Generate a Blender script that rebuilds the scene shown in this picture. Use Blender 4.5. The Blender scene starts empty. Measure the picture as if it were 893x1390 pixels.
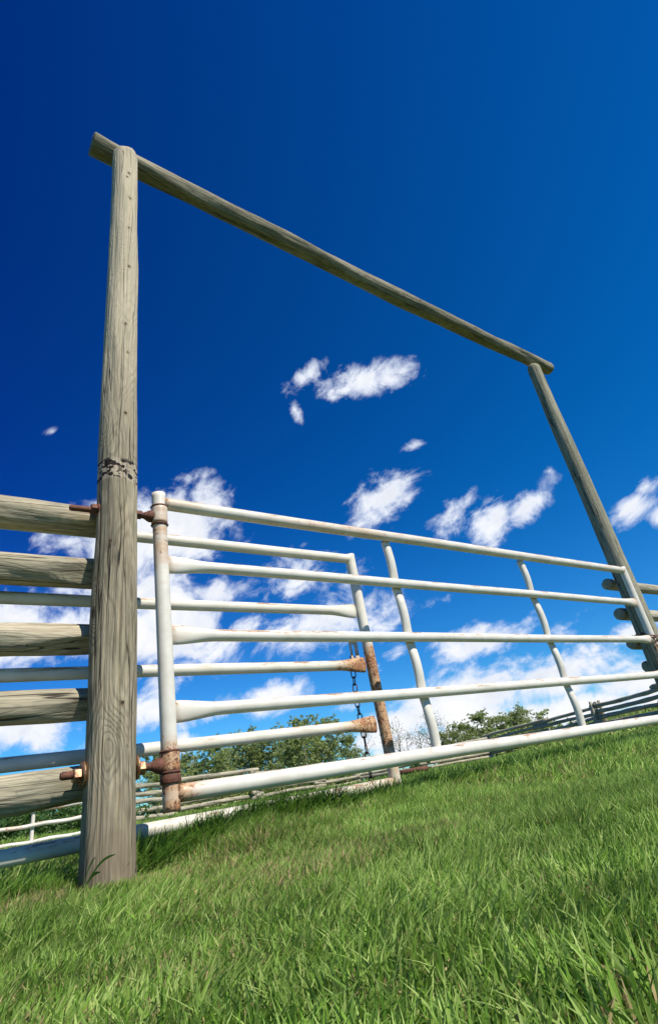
import bpy, math, random
import numpy as np
from mathutils import Vector, Matrix

random.seed(7)
rng = np.random.default_rng(11)
scene = bpy.context.scene
COL = scene.collection
R = math.radians

# ------------------------------------------------------------------ helpers
def new_mesh(name, V, faces, mat=None, smooth=True, rust=None):
    me = bpy.data.meshes.new(name)
    me.from_pydata([tuple(v) for v in V], [], faces)
    if smooth:
        me.polygons.foreach_set('use_smooth', [True] * len(me.polygons))
    if rust is not None:
        at = me.attributes.new('rust', 'FLOAT', 'POINT')
        at.data.foreach_set('value', list(rust))
    if mat: me.materials.append(mat)
    me.update()
    return me

def obj(name, me, parent=None, loc=(0, 0, 0), rot=(0, 0, 0)):
    o = bpy.data.objects.new(name, me)
    COL.objects.link(o)
    o.location = loc; o.rotation_euler = rot
    if parent: o.parent = parent
    return o

def tag(o, label=None, cat=None, group=None, kind=None):
    if label: o['label'] = label
    if cat: o['category'] = cat
    if group: o['group'] = group
    if kind: o['kind'] = kind
    return o

def empty(name, loc, label, cat, group=None):
    o = obj(name, None, None, loc)
    return tag(o, label, cat, group)

class MB:
    """collects vertices, faces and a rust weight, becomes ONE mesh"""
    def __init__(s): s.V = []; s.F = []; s.W = []
    def add(s, V, F, W=None):
        b = len(s.V)
        s.V += [tuple(v) for v in V]
        s.F += [tuple(i + b for i in f) for f in F]
        s.W += list(W) if W is not None else [0.0] * len(V)
    def build(s, name, mat, parent=None, smooth=True, loc=(0, 0, 0)):
        me = new_mesh(name, s.V, s.F, mat, smooth, s.W)
        return obj(name, me, parent, loc)

def tube(path, ra, rb=None, n=20, rust=None, jitter=0.0, caps=True, ref=None, dome=0.0):
    """swept ring along path; ra radius along ref side, rb radius along the other; values per point or scalar"""
    P = [Vector(p) for p in path]; m = len(P)
    f = lambda v, i: v[i] if hasattr(v, '__len__') else v
    rb = ra if rb is None else rb
    V = []; F = []; W = []
    for i, p in enumerate(P):
        t = (P[min(i + 1, m - 1)] - P[max(i - 1, 0)]).normalized()
        r0 = Vector(ref) if ref else (Vector((0, 1, 0)) if abs(t.y) < .9 else Vector((1, 0, 0)))
        a = (r0 - t * r0.dot(t)).normalized(); b = t.cross(a)
        for k in range(n):
            an = 2 * math.pi * k / n
            j = 1 + (jitter * (random.random() - .5) if jitter else 0)
            V.append(p + (a * math.cos(an) * f(ra, i) + b * math.sin(an) * f(rb, i)) * j)
            W.append(f(rust, i) if rust is not None else 0.0)
    for i in range(m - 1):
        for k in range(n):
            k2 = (k + 1) % n
            F.append((i * n + k, i * n + k2, (i + 1) * n + k2, (i + 1) * n + k))
    if caps:
        V.append(P[0]); W.append(W[0]); c = len(V) - 1
        F += [(c, (k + 1) % n, k) for k in range(n)]
        V.append(P[-1]); W.append(W[-2] if len(W) > 1 else 0); c = len(V) - 1; o = (m - 1) * n
        F += [(c, o + k, o + (k + 1) % n) for k in range(n)]
    return V, F, W

def box_vf(x0, x1, y0, y1, z0, z1):
    V = [(x, y, z) for x in (x0, x1) for y in (y0, y1) for z in (z0, z1)]
    F = [(0, 1, 3, 2), (4, 6, 7, 5), (0, 4, 5, 1), (2, 3, 7, 6), (0, 2, 6, 4), (1, 5, 7, 3)]
    return V, F

def lerp(a, b, t): return a + (b - a) * t
def sstep(a, b, x):
    t = np.clip((x - a) / (b - a), 0, 1); return t * t * (3 - 2 * t)

# value noise in numpy (for shapes, terrain and patches)
def vnoise(x, y, seed=0):
    x = np.asarray(x, float); y = np.asarray(y, float)
    xi = np.floor(x).astype(np.int64); yi = np.floor(y).astype(np.int64)
    fx = x - xi; fy = y - yi; fx = fx * fx * (3 - 2 * fx); fy = fy * fy * (3 - 2 * fy)
    def h(a, b):
        n = (a * 374761393 + b * 668265263 + seed * 1442695041) & 0x7fffffff
        n = ((n ^ (n >> 13)) * 1274126177) & 0x7fffffff
        return ((n ^ (n >> 16)) & 0xffff) / 65535.0
    return (h(xi, yi) * (1 - fx) + h(xi + 1, yi) * fx) * (1 - fy) + (h(xi, yi + 1) * (1 - fx) + h(xi + 1, yi + 1) * fx) * fy

# ------------------------------------------------------------------ node helpers
class NT:
    def __init__(s, nt): s.nt = nt; s.n = nt.nodes; s.l = nt.links
    def node(s, t, **kw):
        nd = s.n.new(t)
        for k, v in kw.items(): setattr(nd, k, v)
        return nd
    def put(s, sock, v):
        if isinstance(v, bpy.types.NodeSocket): s.l.new(v, sock)
        elif v is not None: sock.default_value = v
    def math(s, op, a, b=None, c=None, clamp=False):
        nd = s.node('ShaderNodeMath', operation=op, use_clamp=clamp)
        s.put(nd.inputs[0], a); s.put(nd.inputs[1], b)
        if c is not None: s.put(nd.inputs[2], c)
        return nd.outputs[0]
    def vmath(s, op, a, b=None):
        nd = s.node('ShaderNodeVectorMath', operation=op)
        s.put(nd.inputs[0], a); s.put(nd.inputs[1], b)
        return nd.outputs['Value'] if op in ('DOT_PRODUCT', 'LENGTH') else nd.outputs[0]
    def mapr(s, v, a, b, c=0.0, d=1.0, smooth=True):
        nd = s.node('ShaderNodeMapRange', interpolation_type='SMOOTHSTEP' if smooth else 'LINEAR')
        for i, x in enumerate((v, a, b, c, d)): s.put(nd.inputs[i], x)
        return nd.outputs[0]
    def noise(s, vec, scale, detail=4.0, rough=.55, dist=0.0):
        nd = s.node('ShaderNodeTexNoise')
        s.put(nd.inputs['Vector'], vec); nd.inputs['Scale'].default_value = scale
        nd.inputs['Detail'].default_value = detail; nd.inputs['Roughness'].default_value = rough
        nd.inputs['Distortion'].default_value = dist
        return nd.outputs['Fac'], nd.outputs['Color']
    def mix(s, fac, a, b, blend='MIX'):
        nd = s.node('ShaderNodeMix', data_type='RGBA', blend_type=blend, clamp_factor=True)
        s.put(nd.inputs[0], fac); s.put(nd.inputs[6], a); s.put(nd.inputs[7], b)
        return nd.outputs[2]
    def mapping(s, vec, scale=(1, 1, 1), loc=(0, 0, 0), rot=(0, 0, 0), typ='POINT'):
        nd = s.node('ShaderNodeMapping', vector_type=typ)
        s.put(nd.inputs[0], vec)
        nd.inputs[1].default_value = loc; nd.inputs[2].default_value = rot; nd.inputs[3].default_value = scale
        return nd.outputs[0]
    def bump(s, h, strength=.3, dist=.01, nrm=None):
        nd = s.node('ShaderNodeBump'); nd.inputs['Strength'].default_value = strength
        nd.inputs['Distance'].default_value = dist; s.put(nd.inputs['Height'], h)
        if nrm: s.put(nd.inputs['Normal'], nrm)
        return nd.outputs[0]

def material(name):
    m = bpy.data.materials.new(name); m.use_nodes = True
    T = NT(m.node_tree); p = T.n['Principled BSDF']
    return m, T, p
C4 = lambda r, g, b: (r, g, b, 1)

def wood_material(name, light, mid, green, bark_z=None, knot_at=(), knots=1.0, whorl=1.0):
    m, T, p = material(name)
    co = T.node('ShaderNodeTexCoord').outputs['Object']
    rnd = T.node('ShaderNodeObjectInfo').outputs['Random']
    off = T.node('ShaderNodeCombineXYZ')
    T.put(off.inputs[0], T.math('MULTIPLY', rnd, 31.0)); T.put(off.inputs[1], T.math('MULTIPLY', rnd, 17.0)); T.put(off.inputs[2], T.math('MULTIPLY', rnd, 53.0))
    c = T.vmath('ADD', co, off.outputs[0])
    big, _ = T.noise(T.mapping(c, (3, 3, .8)), 1.6, 3)
    med, _ = T.noise(T.mapping(c, (9, 9, 2.2)), 1.5, 5, .6)
    grain, _ = T.noise(T.mapping(c, (95, 95, 3.2)), 1.0, 6, .65, .3)
    fine, _ = T.noise(T.mapping(c, (260, 260, 14)), 1.0, 3, .6)
    # contour figure of a peeled trunk: level lines of a smooth field, gathered round the knots
    fld, _ = T.noise(T.mapping(c, (5.5, 5.5, 1.5)), 1.0, 2.0, .45, .25)
    vo = T.node('ShaderNodeTexVoronoi'); T.put(vo.inputs['Vector'], T.mapping(c, (5, 5, 2.6))); vo.inputs['Scale'].default_value = 1.0
    kd = vo.outputs['Distance']
    pull = T.math('POWER', T.math('SUBTRACT', 1.0, T.math('MINIMUM', T.math('MULTIPLY', kd, 2.2), 1.0)), 2.0)
    lines = T.math('SINE', T.math('MULTIPLY', T.math('ADD', fld, T.math('MULTIPLY', pull, .45)), 120.0))
    lines = T.mapr(lines, -.2, 1.0)
    wm = T.math('MULTIPLY', lines, T.mapr(med, .38, .62, .15, .55 * whorl))
    # long drying cracks
    cr, _ = T.noise(T.mapping(c, (13, 13, .55)), 1.0, 2.5, .5, .15)
    crack = T.mapr(T.math('ABSOLUTE', T.math('SUBTRACT', cr, .5)), .0015, .011, 1.0, 0.0)
    crack = T.math('MULTIPLY', crack, T.mapr(big, .42, .52))
    knot = T.mapr(kd, .045, .10, 1.0, 0.0)
    knot = T.math('MULTIPLY', knot, T.mapr(med, .42, .47, .15, knots))
    col = T.mix(T.mapr(big, .35, .65), C4(*light), C4(*mid))
    col = T.mix(T.math('MULTIPLY', T.mapr(med, .46, .68), .75), col, C4(*green))
    col = T.mix(T.mapr(grain, .36, .64, .6, 0.0), col, C4(.09, .075, .05))
    col = T.mix(T.mapr(fine, .45, .7, 0, .35), col, C4(.5, .46, .36))
    col = T.mix(wm, col, C4(.12, .10, .07))
    col = T.mix(T.math('MULTIPLY', crack, .9), col, C4(.03, .024, .018))
    col = T.mix(T.math('MULTIPLY', knot, .85), col, C4(.05, .032, .02))
    spot, _ = T.noise(T.mapping(c, (40, 40, 22)), 1.0, 4, .7)
    col = T.mix(T.mapr(spot, .64, .72, 0, .5), col, C4(.06, .055, .045))
    h = T.math('ADD', T.math('MULTIPLY', grain, .7), T.math('MULTIPLY', fine, .2))
    h = T.math('SUBTRACT', h, T.math('ADD', T.math('MULTIPLY', crack, 1.6), T.math('MULTIPLY', lines, .12)))
    if bark_z is not None:
        z = T.node('ShaderNodeSeparateXYZ'); T.put(z.inputs[0], co)
        col = T.mix(T.mapr(z.outputs[2], 1.4, 3.0, 0, .5), col, C4(.62, .54, .385))
        col = T.mix(T.mapr(T.math('ADD', z.outputs[2], T.math('MULTIPLY', med, .3)), .25, .62, .55, 0), col, C4(.15, .11, .065))
        band = T.math('SUBTRACT', 1.0, T.mapr(T.math('ABSOLUTE', T.math('SUBTRACT', z.outputs[2], bark_z)), .045, .062))
        bn, _ = T.noise(T.mapping(c, (30, 30, 38)), 1.0, 3, .6)
        bm = T.math('MULTIPLY', band, T.mapr(bn, .52, .545))
        col = T.mix(T.math('MULTIPLY', band, .45), col, C4(.50, .42, .32))
        col = T.mix(bm, col, C4(.016, .012, .01))
        h = T.math('SUBTRACT', h, bm)
    for (kx, ky, kz, kr) in knot_at:
        q = T.vmath('SUBTRACT', co, (kx, ky, kz))
        ds = T.math('ADD', T.vmath('LENGTH', T.vmath('MULTIPLY', q, (1, 1, .75))), T.math('MULTIPLY', T.math('SUBTRACT', fine, .5), .012))
        col = T.mix(T.mapr(ds, kr * .7, kr * 2.6, .5, 0), col, C4(.20, .145, .085))
        km = T.mapr(ds, kr * .55, kr * 1.05, .9, 0)
        col = T.mix(km, col, C4(.045, .03, .02)); h = T.math('SUBTRACT', h, km)
    T.put(p.inputs['Base Color'], col)
    p.inputs['Roughness'].default_value = .85; p.inputs['Specular IOR Level'].default_value = .2
    T.put(p.inputs['Normal'], T.bump(h, .75, .006))
    return m

M = {}
M['post_far'] = wood_material('weathered_post_green', (0.384, 0.366, 0.263), (0.307, 0.305, 0.213), (0.230, 0.256, 0.179), knots=.6, whorl=.5)
M['beam'] = wood_material('weathered_beam', (.33, .30, .205), (.20, .185, .12), (.105, .12, .07), knots=1.0, whorl=.6)
M['log'] = wood_material('weathered_log', (.58, .50, .35), (.42, .37, .25), (.29, .29, .20), knots=.7, whorl=.4)
M['farlog'] = wood_material('grey_rail_wood', (0.589, 0.525, 0.381), (0.435, 0.390, 0.280), (0.346, 0.342, 0.235), knots=.4, whorl=.2)

def paint_material(name, amount=1.0, base=(.72, .685, .59)):
    m, T, p = material(name)
    co = T.node('ShaderNodeTexCoord').outputs['Object']
    at = T.node('ShaderNodeAttribute', attribute_name='rust').outputs['Fac']
    n1, _ = T.noise(co, 22, 5, .65)
    n2, _ = T.noise(co, 95, 4, .65)
    n3, _ = T.noise(T.mapping(co, (1.2, 9, 9)), 3.0, 4, .6)
    n4, _ = T.noise(T.mapping(co, (6, 34, 34)), 1.0, 5, .7)
    # painted joints rust: weight + noise over a threshold
    s = T.math('ADD', T.math('MULTIPLY', n1, .75), T.math('MULTIPLY', n2, .45))
    rm = T.mapr(T.math('ADD', s, T.math('MINIMUM', T.math('MULTIPLY', at, .24), .21)), .755, .86)
    # small chips along the upper side of the rails
    geo = T.node('ShaderNodeTexCoord').outputs['Normal']
    up = T.node('ShaderNodeSeparateXYZ'); T.put(up.inputs[0], geo)
    chips = T.math('MULTIPLY', T.mapr(n4, .53, .58), T.mapr(up.outputs[2], -.1, .7))
    chips = T.math('MULTIPLY', chips, T.mapr(n3, .42, .50))
    rm = T.math('MAXIMUM', rm, T.math('MULTIPLY', chips, .8 * amount))
    stain = T.mapr(T.math('ADD', T.math('MULTIPLY', n3, .8), T.math('MULTIPLY', at, .75)), .42, 1.0, 0, .9)
    dirt, _ = T.noise(co, 7, 5, .6)
    col = T.mix(T.mapr(dirt, .38, .68, 0, .5), C4(*base), C4(.50, .47, .38))
    col = T.mix(stain, col, C4(.50, .29, .135))
    rc = T.mix(T.mapr(n2, .4, .6), C4(.42, .19, .08), C4(.12, .05, .03))
    rc = T.mix(T.mapr(n1, .5, .7, 0, .6), rc, C4(.46, .22, .10))
    col = T.mix(rm, col, rc)
    T.put(p.inputs['Base Color'], col)
    T.put(p.inputs['Roughness'], T.mapr(rm, 0, 1, .42, .9))
    T.put(p.inputs['Normal'], T.bump(T.math('ADD', T.math('MULTIPLY', n1, .4), T.math('MULTIPLY', rm, -.6)), .25, .003))
    return m
M['paint'] = paint_material('white_pipe_paint')
M['paint_far'] = paint_material('white_panel_paint', .6)

m, T, p = material('rusty_steel')
co = T.node('ShaderNodeTexCoord').outputs['Object']
a, _ = T.noise(co, 45, 5, .7); b, _ = T.noise(co, 190, 4, .7)
cc = T.mix(T.mapr(a, .35, .65), C4(.17, .06, .032), C4(.075, .03, .02)); cc = T.mix(T.mapr(b, .5, .75, 0, .7), cc, C4(.34, .16, .075))
T.put(p.inputs['Base Color'], cc); p.inputs['Roughness'].default_value = .75; p.inputs['Metallic'].default_value = .15
T.put(p.inputs['Normal'], T.bump(b, .5, .003)); M['rust'] = m
m, T, p = material('yellowed_zinc')
co = T.node('ShaderNodeTexCoord').outputs['Object']
a, _ = T.noise(co, 60, 5, .7)
T.put(p.inputs['Base Color'], T.mix(T.mapr(a, .42, .6), C4(.34, .22, .115), C4(.17, .07, .035)))
p.inputs['Roughness'].default_value = .45; p.inputs['Metallic'].default_value = .5; M['zinc'] = m
m, T, p = material('blackened_chain')
co = T.node('ShaderNodeTexCoord').outputs['Object']
a, _ = T.noise(co, 40, 4, .7)
T.put(p.inputs['Base Color'], T.mix(T.mapr(a, .48, .6), C4(.035, .025, .025), C4(.24, .09, .05)))
p.inputs['Roughness'].default_value = .6; p.inputs['Metallic'].default_value = .4; M['chain'] = m

# grass blades: the blade's own colour is stored per blade
m, T, p = material('grass_blades')
T.n.remove(p); out = T.n['Material Output']
at = T.node('ShaderNodeAttribute', attribute_name='tint').outputs['Color']
d = T.node('ShaderNodeBsdfPrincipled'); T.put(d.inputs['Base Color'], at); d.inputs['Roughness'].default_value = .6
d.inputs['Specular IOR Level'].default_value = .18
tr = T.node('ShaderNodeBsdfTranslucent'); T.put(tr.inputs[0], T.mix(.5, at, C4(.20, .34, .04), 'MIX'))
mx = T.node('ShaderNodeMixShader'); mx.inputs[0].default_value = .36
T.l.new(d.outputs[0], mx.inputs[1]); T.l.new(tr.outputs[0], mx.inputs[2]); T.l.new(mx.outputs[0], out.inputs[0]); M['grass'] = m

def leaf_material(name, c1, c2, c3):
    m, T, p = material(name); T.n.remove(p); out = T.n['Material Output']
    co = T.node('ShaderNodeTexCoord').outputs['Object']
    a, _ = T.noise(co, 1.6, 3); b, _ = T.noise(co, 14, 2)
    col = T.mix(T.mapr(a, .35, .65), C4(*c1), C4(*c2)); col = T.mix(T.mapr(b, .45, .7, 0, .8), col, C4(*c3))
    d = T.node('ShaderNodeBsdfPrincipled'); T.put(d.inputs['Base Color'], col); d.inputs['Roughness'].default_value = .5
    tr = T.node('ShaderNodeBsdfTranslucent'); T.put(tr.inputs[0], col)
    mx = T.node('ShaderNodeMixShader'); mx.inputs[0].default_value = .42
    T.l.new(d.outputs[0], mx.inputs[1]); T.l.new(tr.outputs[0], mx.inputs[2]); T.l.new(mx.outputs[0], out.inputs[0])
    return m
M['leaf'] = leaf_material('spring_leaves', (.24, .32, .09), (.31, .38, .12), (.42, .46, .19))
M['bush'] = leaf_material('shrub_leaves', (.05, .12, .025), (.085, .17, .035), (.15, .25, .06))
M['sparse'] = leaf_material('pale_leaves', (.22, .24, .12), (.28, .27, .16), (.34, .34, .2))
m, T, p = material('pale_bark')
co = T.node('ShaderNodeTexCoord').outputs['Object']; a, _ = T.noise(co, 6, 4)
T.put(p.inputs['Base Color'], T.mix(a, C4(.42, .38, .32), C4(.22, .19, .15))); p.inputs['Roughness'].default_value = .9; M['bark'] = m

m, T, p = material('turf_ground')
co = T.node('ShaderNodeTexCoord').outputs['Object']
a, _ = T.noise(co, .35, 5, .6); b, _ = T.noise(co, 5, 6, .7); c, _ = T.noise(co, 60, 4, .7)
cc = T.mix(T.mapr(a, .35, .65), C4(.085, .13, .03), C4(.12, .155, .045))
cc = T.mix(T.mapr(b, .5, .7, 0, .7), cc, C4(.19, .16, .08)); cc = T.mix(T.mapr(c, .45, .7, 0, .6), cc, C4(.07, .055, .03))
T.put(p.inputs['Base Color'], cc); p.inputs['Roughness'].default_value = .95; p.inputs['Specular IOR Level'].default_value = .1
T.put(p.inputs['Normal'], T.bump(c, .6, .02)); M['ground'] = m

# ------------------------------------------------------------------ terrain  (origin = the low camera, z 0 = eye level, turf 18 cm lower)
def ground_z(x, y):
    x = np.asarray(x, float); y = np.asarray(y, float)
    d = np.hypot(x, y); az = np.degrees(np.arctan2(y, x))
    g = -.185 + .10 * sstep(2.6, 7.5, d) * sstep(-60, 10, az) 
    front = sstep(-10, 12, az) * (1 - sstep(120, 150, az))
    g = g + .085 * sstep(1.75, 2.5, y) * sstep(.78, 1.3, x) * (1 - sstep(3.5, 7, d))
    right = (1 - sstep(27, 41, az)) * sstep(-30, 0, az)
    left = sstep(70, 80, az) * (1 - sstep(120, 150, az))
    g = g + right * (.20 * sstep(12, 20, d) + 1.0 * sstep(20, 38, d))
    g = g + left * (.12 * sstep(9, 14, d) + .5 * sstep(14, 26, d))
    g = g + .03 * (vnoise(x * .35, y * .35, 3) - .5) * sstep(3, 6, d) + .02 * (vnoise(x * 1.7, y * 1.7, 4) - .5)
    g = g + .6 * (vnoise(x * .02, y * .02, 5) - .5) * sstep(60, 140, d)
    return g

def build_ground():
    rad = np.concatenate([np.linspace(0.0, 8, 46), 8 * (1.075 ** np.arange(1, 68))]); na = 200
    V = [(0, 0, float(ground_z(0, 0)))]; F = []
    an = np.linspace(0, 2 * math.pi, na, endpoint=False)
    for r in rad[1:]:
        X = r * np.cos(an); Y = r * np.sin(an); Z = ground_z(X, Y)
        V += list(zip(X.tolist(), Y.tolist(), Z.tolist()))
    for k in range(na): F.append((0, 1 + k, 1 + (k + 1) % na))
    for i in range(len(rad) - 2):
        o = 1 + i * na
        for k in range(na):
            k2 = (k + 1) % na
            F.append((o + k, o + na + k, o + na + k2, o + k2))
    me = new_mesh('ground', V, F, M['ground'])
    tag(obj('ground', me), kind='structure')
build_ground()

# ------------------------------------------------------------------ grass
def straw_mask(x, y):
    n = vnoise(x * 1.9, y * 1.9, 21) * .6 + vnoise(x * 5, y * 5, 22) * .4
    s = sstep(.52, .74, n) * .30
    for (cx, cy, r, a) in ((.90, 1.40, .30, .6), (.95, 1.75, .40, .5), (1.35, 1.55, .22, .6), (.52, 2.3, .3, .7), (1.5, 2.3, .35, .5), (1.95, 3.2, .5, .4), (1.03, .85, .15, .3)):
        s = s + .75 * a * np.exp(-((x - cx) ** 2 + (y - cy) ** 2) / r ** 2)
    return np.clip(s, 0, 1)

def blades(name, X, Y, H, Wd, seg, col):
    n = len(X)
    az = rng.uniform(0, 2 * math.pi, n)
    lean = np.abs(rng.normal(.40, .42, n)) + .05
    # wind-laid bias to the right
    la = az.copy(); lx = np.cos(la) * lean + .30 + .25 * (vnoise(X * 1.2, Y * 1.2, 8) - .5); ly = np.sin(la) * lean - .05
    lx += .9 * (vnoise(X * 8, Y * 8, 31) - .5); ly += .9 * (vnoise(X * 8, Y * 8, 32) - .5)
    curl = rng.uniform(.3, 1.5, n)
    tw = rng.uniform(0, math.pi, n); wx = np.cos(tw); wy = np.sin(tw)
    Z = ground_z(X, Y) - .004
    lv = []
    for i in range(seg + 1):
        t = i / seg
        bend = t * (1 - curl * .25) + curl * .5 * t * t
        hx = X + lx * H * bend; hy = Y + ly * H * bend
        hz = Z + H * (t - .22 * curl * t * t * np.clip(np.hypot(lx, ly), 0, 1.2))
        w = Wd * (1.0, .95, .75, .5, .0)[min(4, int(round(t * 4)))] * .5
        if i < seg:
            lv.append(np.stack([hx - wx * w, hy - wy * w, hz], 1)); lv.append(np.stack([hx + wx * w, hy + wy * w, hz], 1))
        else:
            lv.append(np.stack([hx, hy, hz], 1))
    k = 2 * seg + 1
    P = np.stack(lv, 1).reshape(-1, 3)
    q = []
    sizes = []
    for i in range(seg - 1):
        q += [2 * i, 2 * i + 1, 2 * i + 3, 2 * i + 2]; sizes.append(4)
    q += [2 * seg - 2, 2 * seg - 1, 2 * seg]; sizes.append(3)
    q = np.array(q); L = (q[None, :] + (np.arange(n) * k)[:, None]).ravel()
    S = np.tile(sizes, n); st = np.concatenate([[0], np.cumsum(S)[:-1]])
    Cc = np.repeat(col, k, axis=0)
    return P, L, S, st, Cc

def grass_colours(X, Y, n, dark=0):
    s = straw_mask(X, Y)
    g1 = np.array([.075, .170, .018]); g2 = np.array([.200, .365, .042]); g3 = np.array([.42, .54, .16])
    t = rng.uniform(0, 1, (n, 1)); u = rng.uniform(0, 1, (n, 1)) ** 2
    c = g1 * (1 - t) + g2 * t; c = c * (1 - u) + g3 * u
    pch = vnoise(X * .9, Y * .9, 41)[:, None]
    c = c * (.80 + .4 * pch) * (.72 + .56 * vnoise(X * 14, Y * 14, 43)[:, None])
    dry = (rng.uniform(0, 1, n) < (.17 + .45 * s))
    straw = np.array([.50, .385, .19]) * rng.uniform(.5, 1.15, (n, 1))
    c[dry] = straw[dry]
    return np.concatenate([c, np.ones((n, 1))], 1), dry

def polar(n, r0, r1, a0, a1, pw=2.0):
    u = rng.uniform(0, 1, n)
    r = (r0 ** pw + u * (r1 ** pw - r0 ** pw)) ** (1 / pw)
    a = np.radians(rng.uniform(a0, a1, n))
    return r * np.cos(a), r * np.sin(a)

def build_grass():
    parts = []
    for (n, xa, xb, ha, hb, bright) in ((1100, .79, 1.12, .10, .18, .75), (2400, 1.0, 1.75, .06, .135, .75), (3400, 1.5, 4.2, .05, .105, .8), (2600, -.5, .60, .06, .115, .8)):
        X = rng.uniform(xa, xb, n); Y = rng.uniform(2.40, 2.57, n)
        H = rng.uniform(ha, hb, n) * (.7 + .6 * vnoise(X * 5, Y * 5, 77))
        col, dry = grass_colours(X, Y, n); tq = rng.uniform(0, 1, (n, 1)); gcol = np.array([.055, .150, .018]) * (1 - tq) + np.array([.17, .30, .04]) * tq
        sel = rng.uniform(0, 1, n) < .9; col[sel, :3] = gcol[sel]; col[:, :3] *= rng.uniform(bright, 1, (n, 1)) ** .5
        parts.append(blades('g', X, Y, H, rng.uniform(.004, .007, n), 4, col))
    def field(n, r0, r1, a0, a1, h0, h1, w0, w1, seg, pw=2.0, hmul=None):
        X, Y = polar(n, r0, r1, a0, a1, pw)
        cl = vnoise(X * 9, Y * 9, 51)
        keep = rng.uniform(0, 1, n) < .35 + .9 * cl
        X = X[keep]; Y = Y[keep]; n = len(X)
        H = rng.uniform(h0, h1, n) * (.7 + .6 * vnoise(X * 2.3, Y * 2.3, 52))
        col, dry = grass_colours(X, Y, n)
        s = straw_mask(X, Y); H *= np.where(dry, .66 + .25 * s, 1.0 - .22 * s)
        # tall growth where the mower cannot reach: under the gate hinge, at the post feet
        tall = np.exp(-(((X - 1.05) / .40) ** 2 + ((Y - 2.50) / .16) ** 2)) * .9
        tall += .35 * np.exp(-(((X - 2.0) / .9) ** 2 + ((Y - 2.50) / .14) ** 2))
        tall += .8 * np.exp(-(((X - .40) / .35) ** 2 + ((Y - 2.50) / .15) ** 2))
        H *= 1 + tall * rng.uniform(.3, 1.1, n)
        pr = np.hypot(X - .70, Y - 2.366); ok = pr > .085; H = np.where((pr < .19) & (Y < 2.37), H * .65, H)
        dc = np.hypot(X, Y); H = np.minimum(H, .045 + .09 * np.maximum(dc - .15, 0) + .02)
        X, Y, H, col = X[ok], Y[ok], H[ok], col[ok]; n = len(X)
        W = rng.uniform(w0, w1, n)
        parts.append(blades('g', X, Y, H, W, seg, col))
    field(115000, .42, 1.5, 2, 112, .022, .052, .0026, .0054, 4)
    field(215000, 1.5, 3.3, 4, 110, .032, .070, .0030, .0062, 3)
    field(120000, 3.3, 7, 8, 106, .055, .105, .005, .010, 2)
    field(70000, 7, 16, 10, 104, .06, .11, .012, .024, 2, 1.6)
    field(45000, 16, 42, 8, 104, .08, .16, .04, .08, 2, 1.3)
    V0 = 0; L0 = 0; Ps = []; Ls = []; Ss = []; Sts = []; Cs = []
    for P, L, S, st, c in parts:
        Ps.append(P); Ls.append(L + V0); Ss.append(S); Sts.append(st + L0); Cs.append(c)
        V0 += len(P); L0 += len(L)
    P = np.concatenate(Ps); L = np.concatenate(Ls); S = np.concatenate(Ss); St = np.concatenate(Sts); Cc = np.concatenate(Cs)
    me = bpy.data.meshes.new('grass')
    me.vertices.add(len(P)); me.vertices.foreach_set('co', P.ravel())
    me.loops.add(len(L)); me.loops.foreach_set('vertex_index', L.astype(np.int32))
    me.polygons.add(len(S)); me.polygons.foreach_set('loop_start', St.astype(np.int32))
    me.polygons.foreach_set('use_smooth', np.ones(len(S), bool))
    me.update(calc_edges=True)
    at = me.attributes.new('tint', 'FLOAT_COLOR', 'POINT'); at.data.foreach_set('color', Cc.ravel())
    me.materials.append(M['grass'])
    tag(obj('grass', me), 'short sunlit turf with dry straw patches under the gate and posts', 'grass', kind='stuff')
build_grass()

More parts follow.
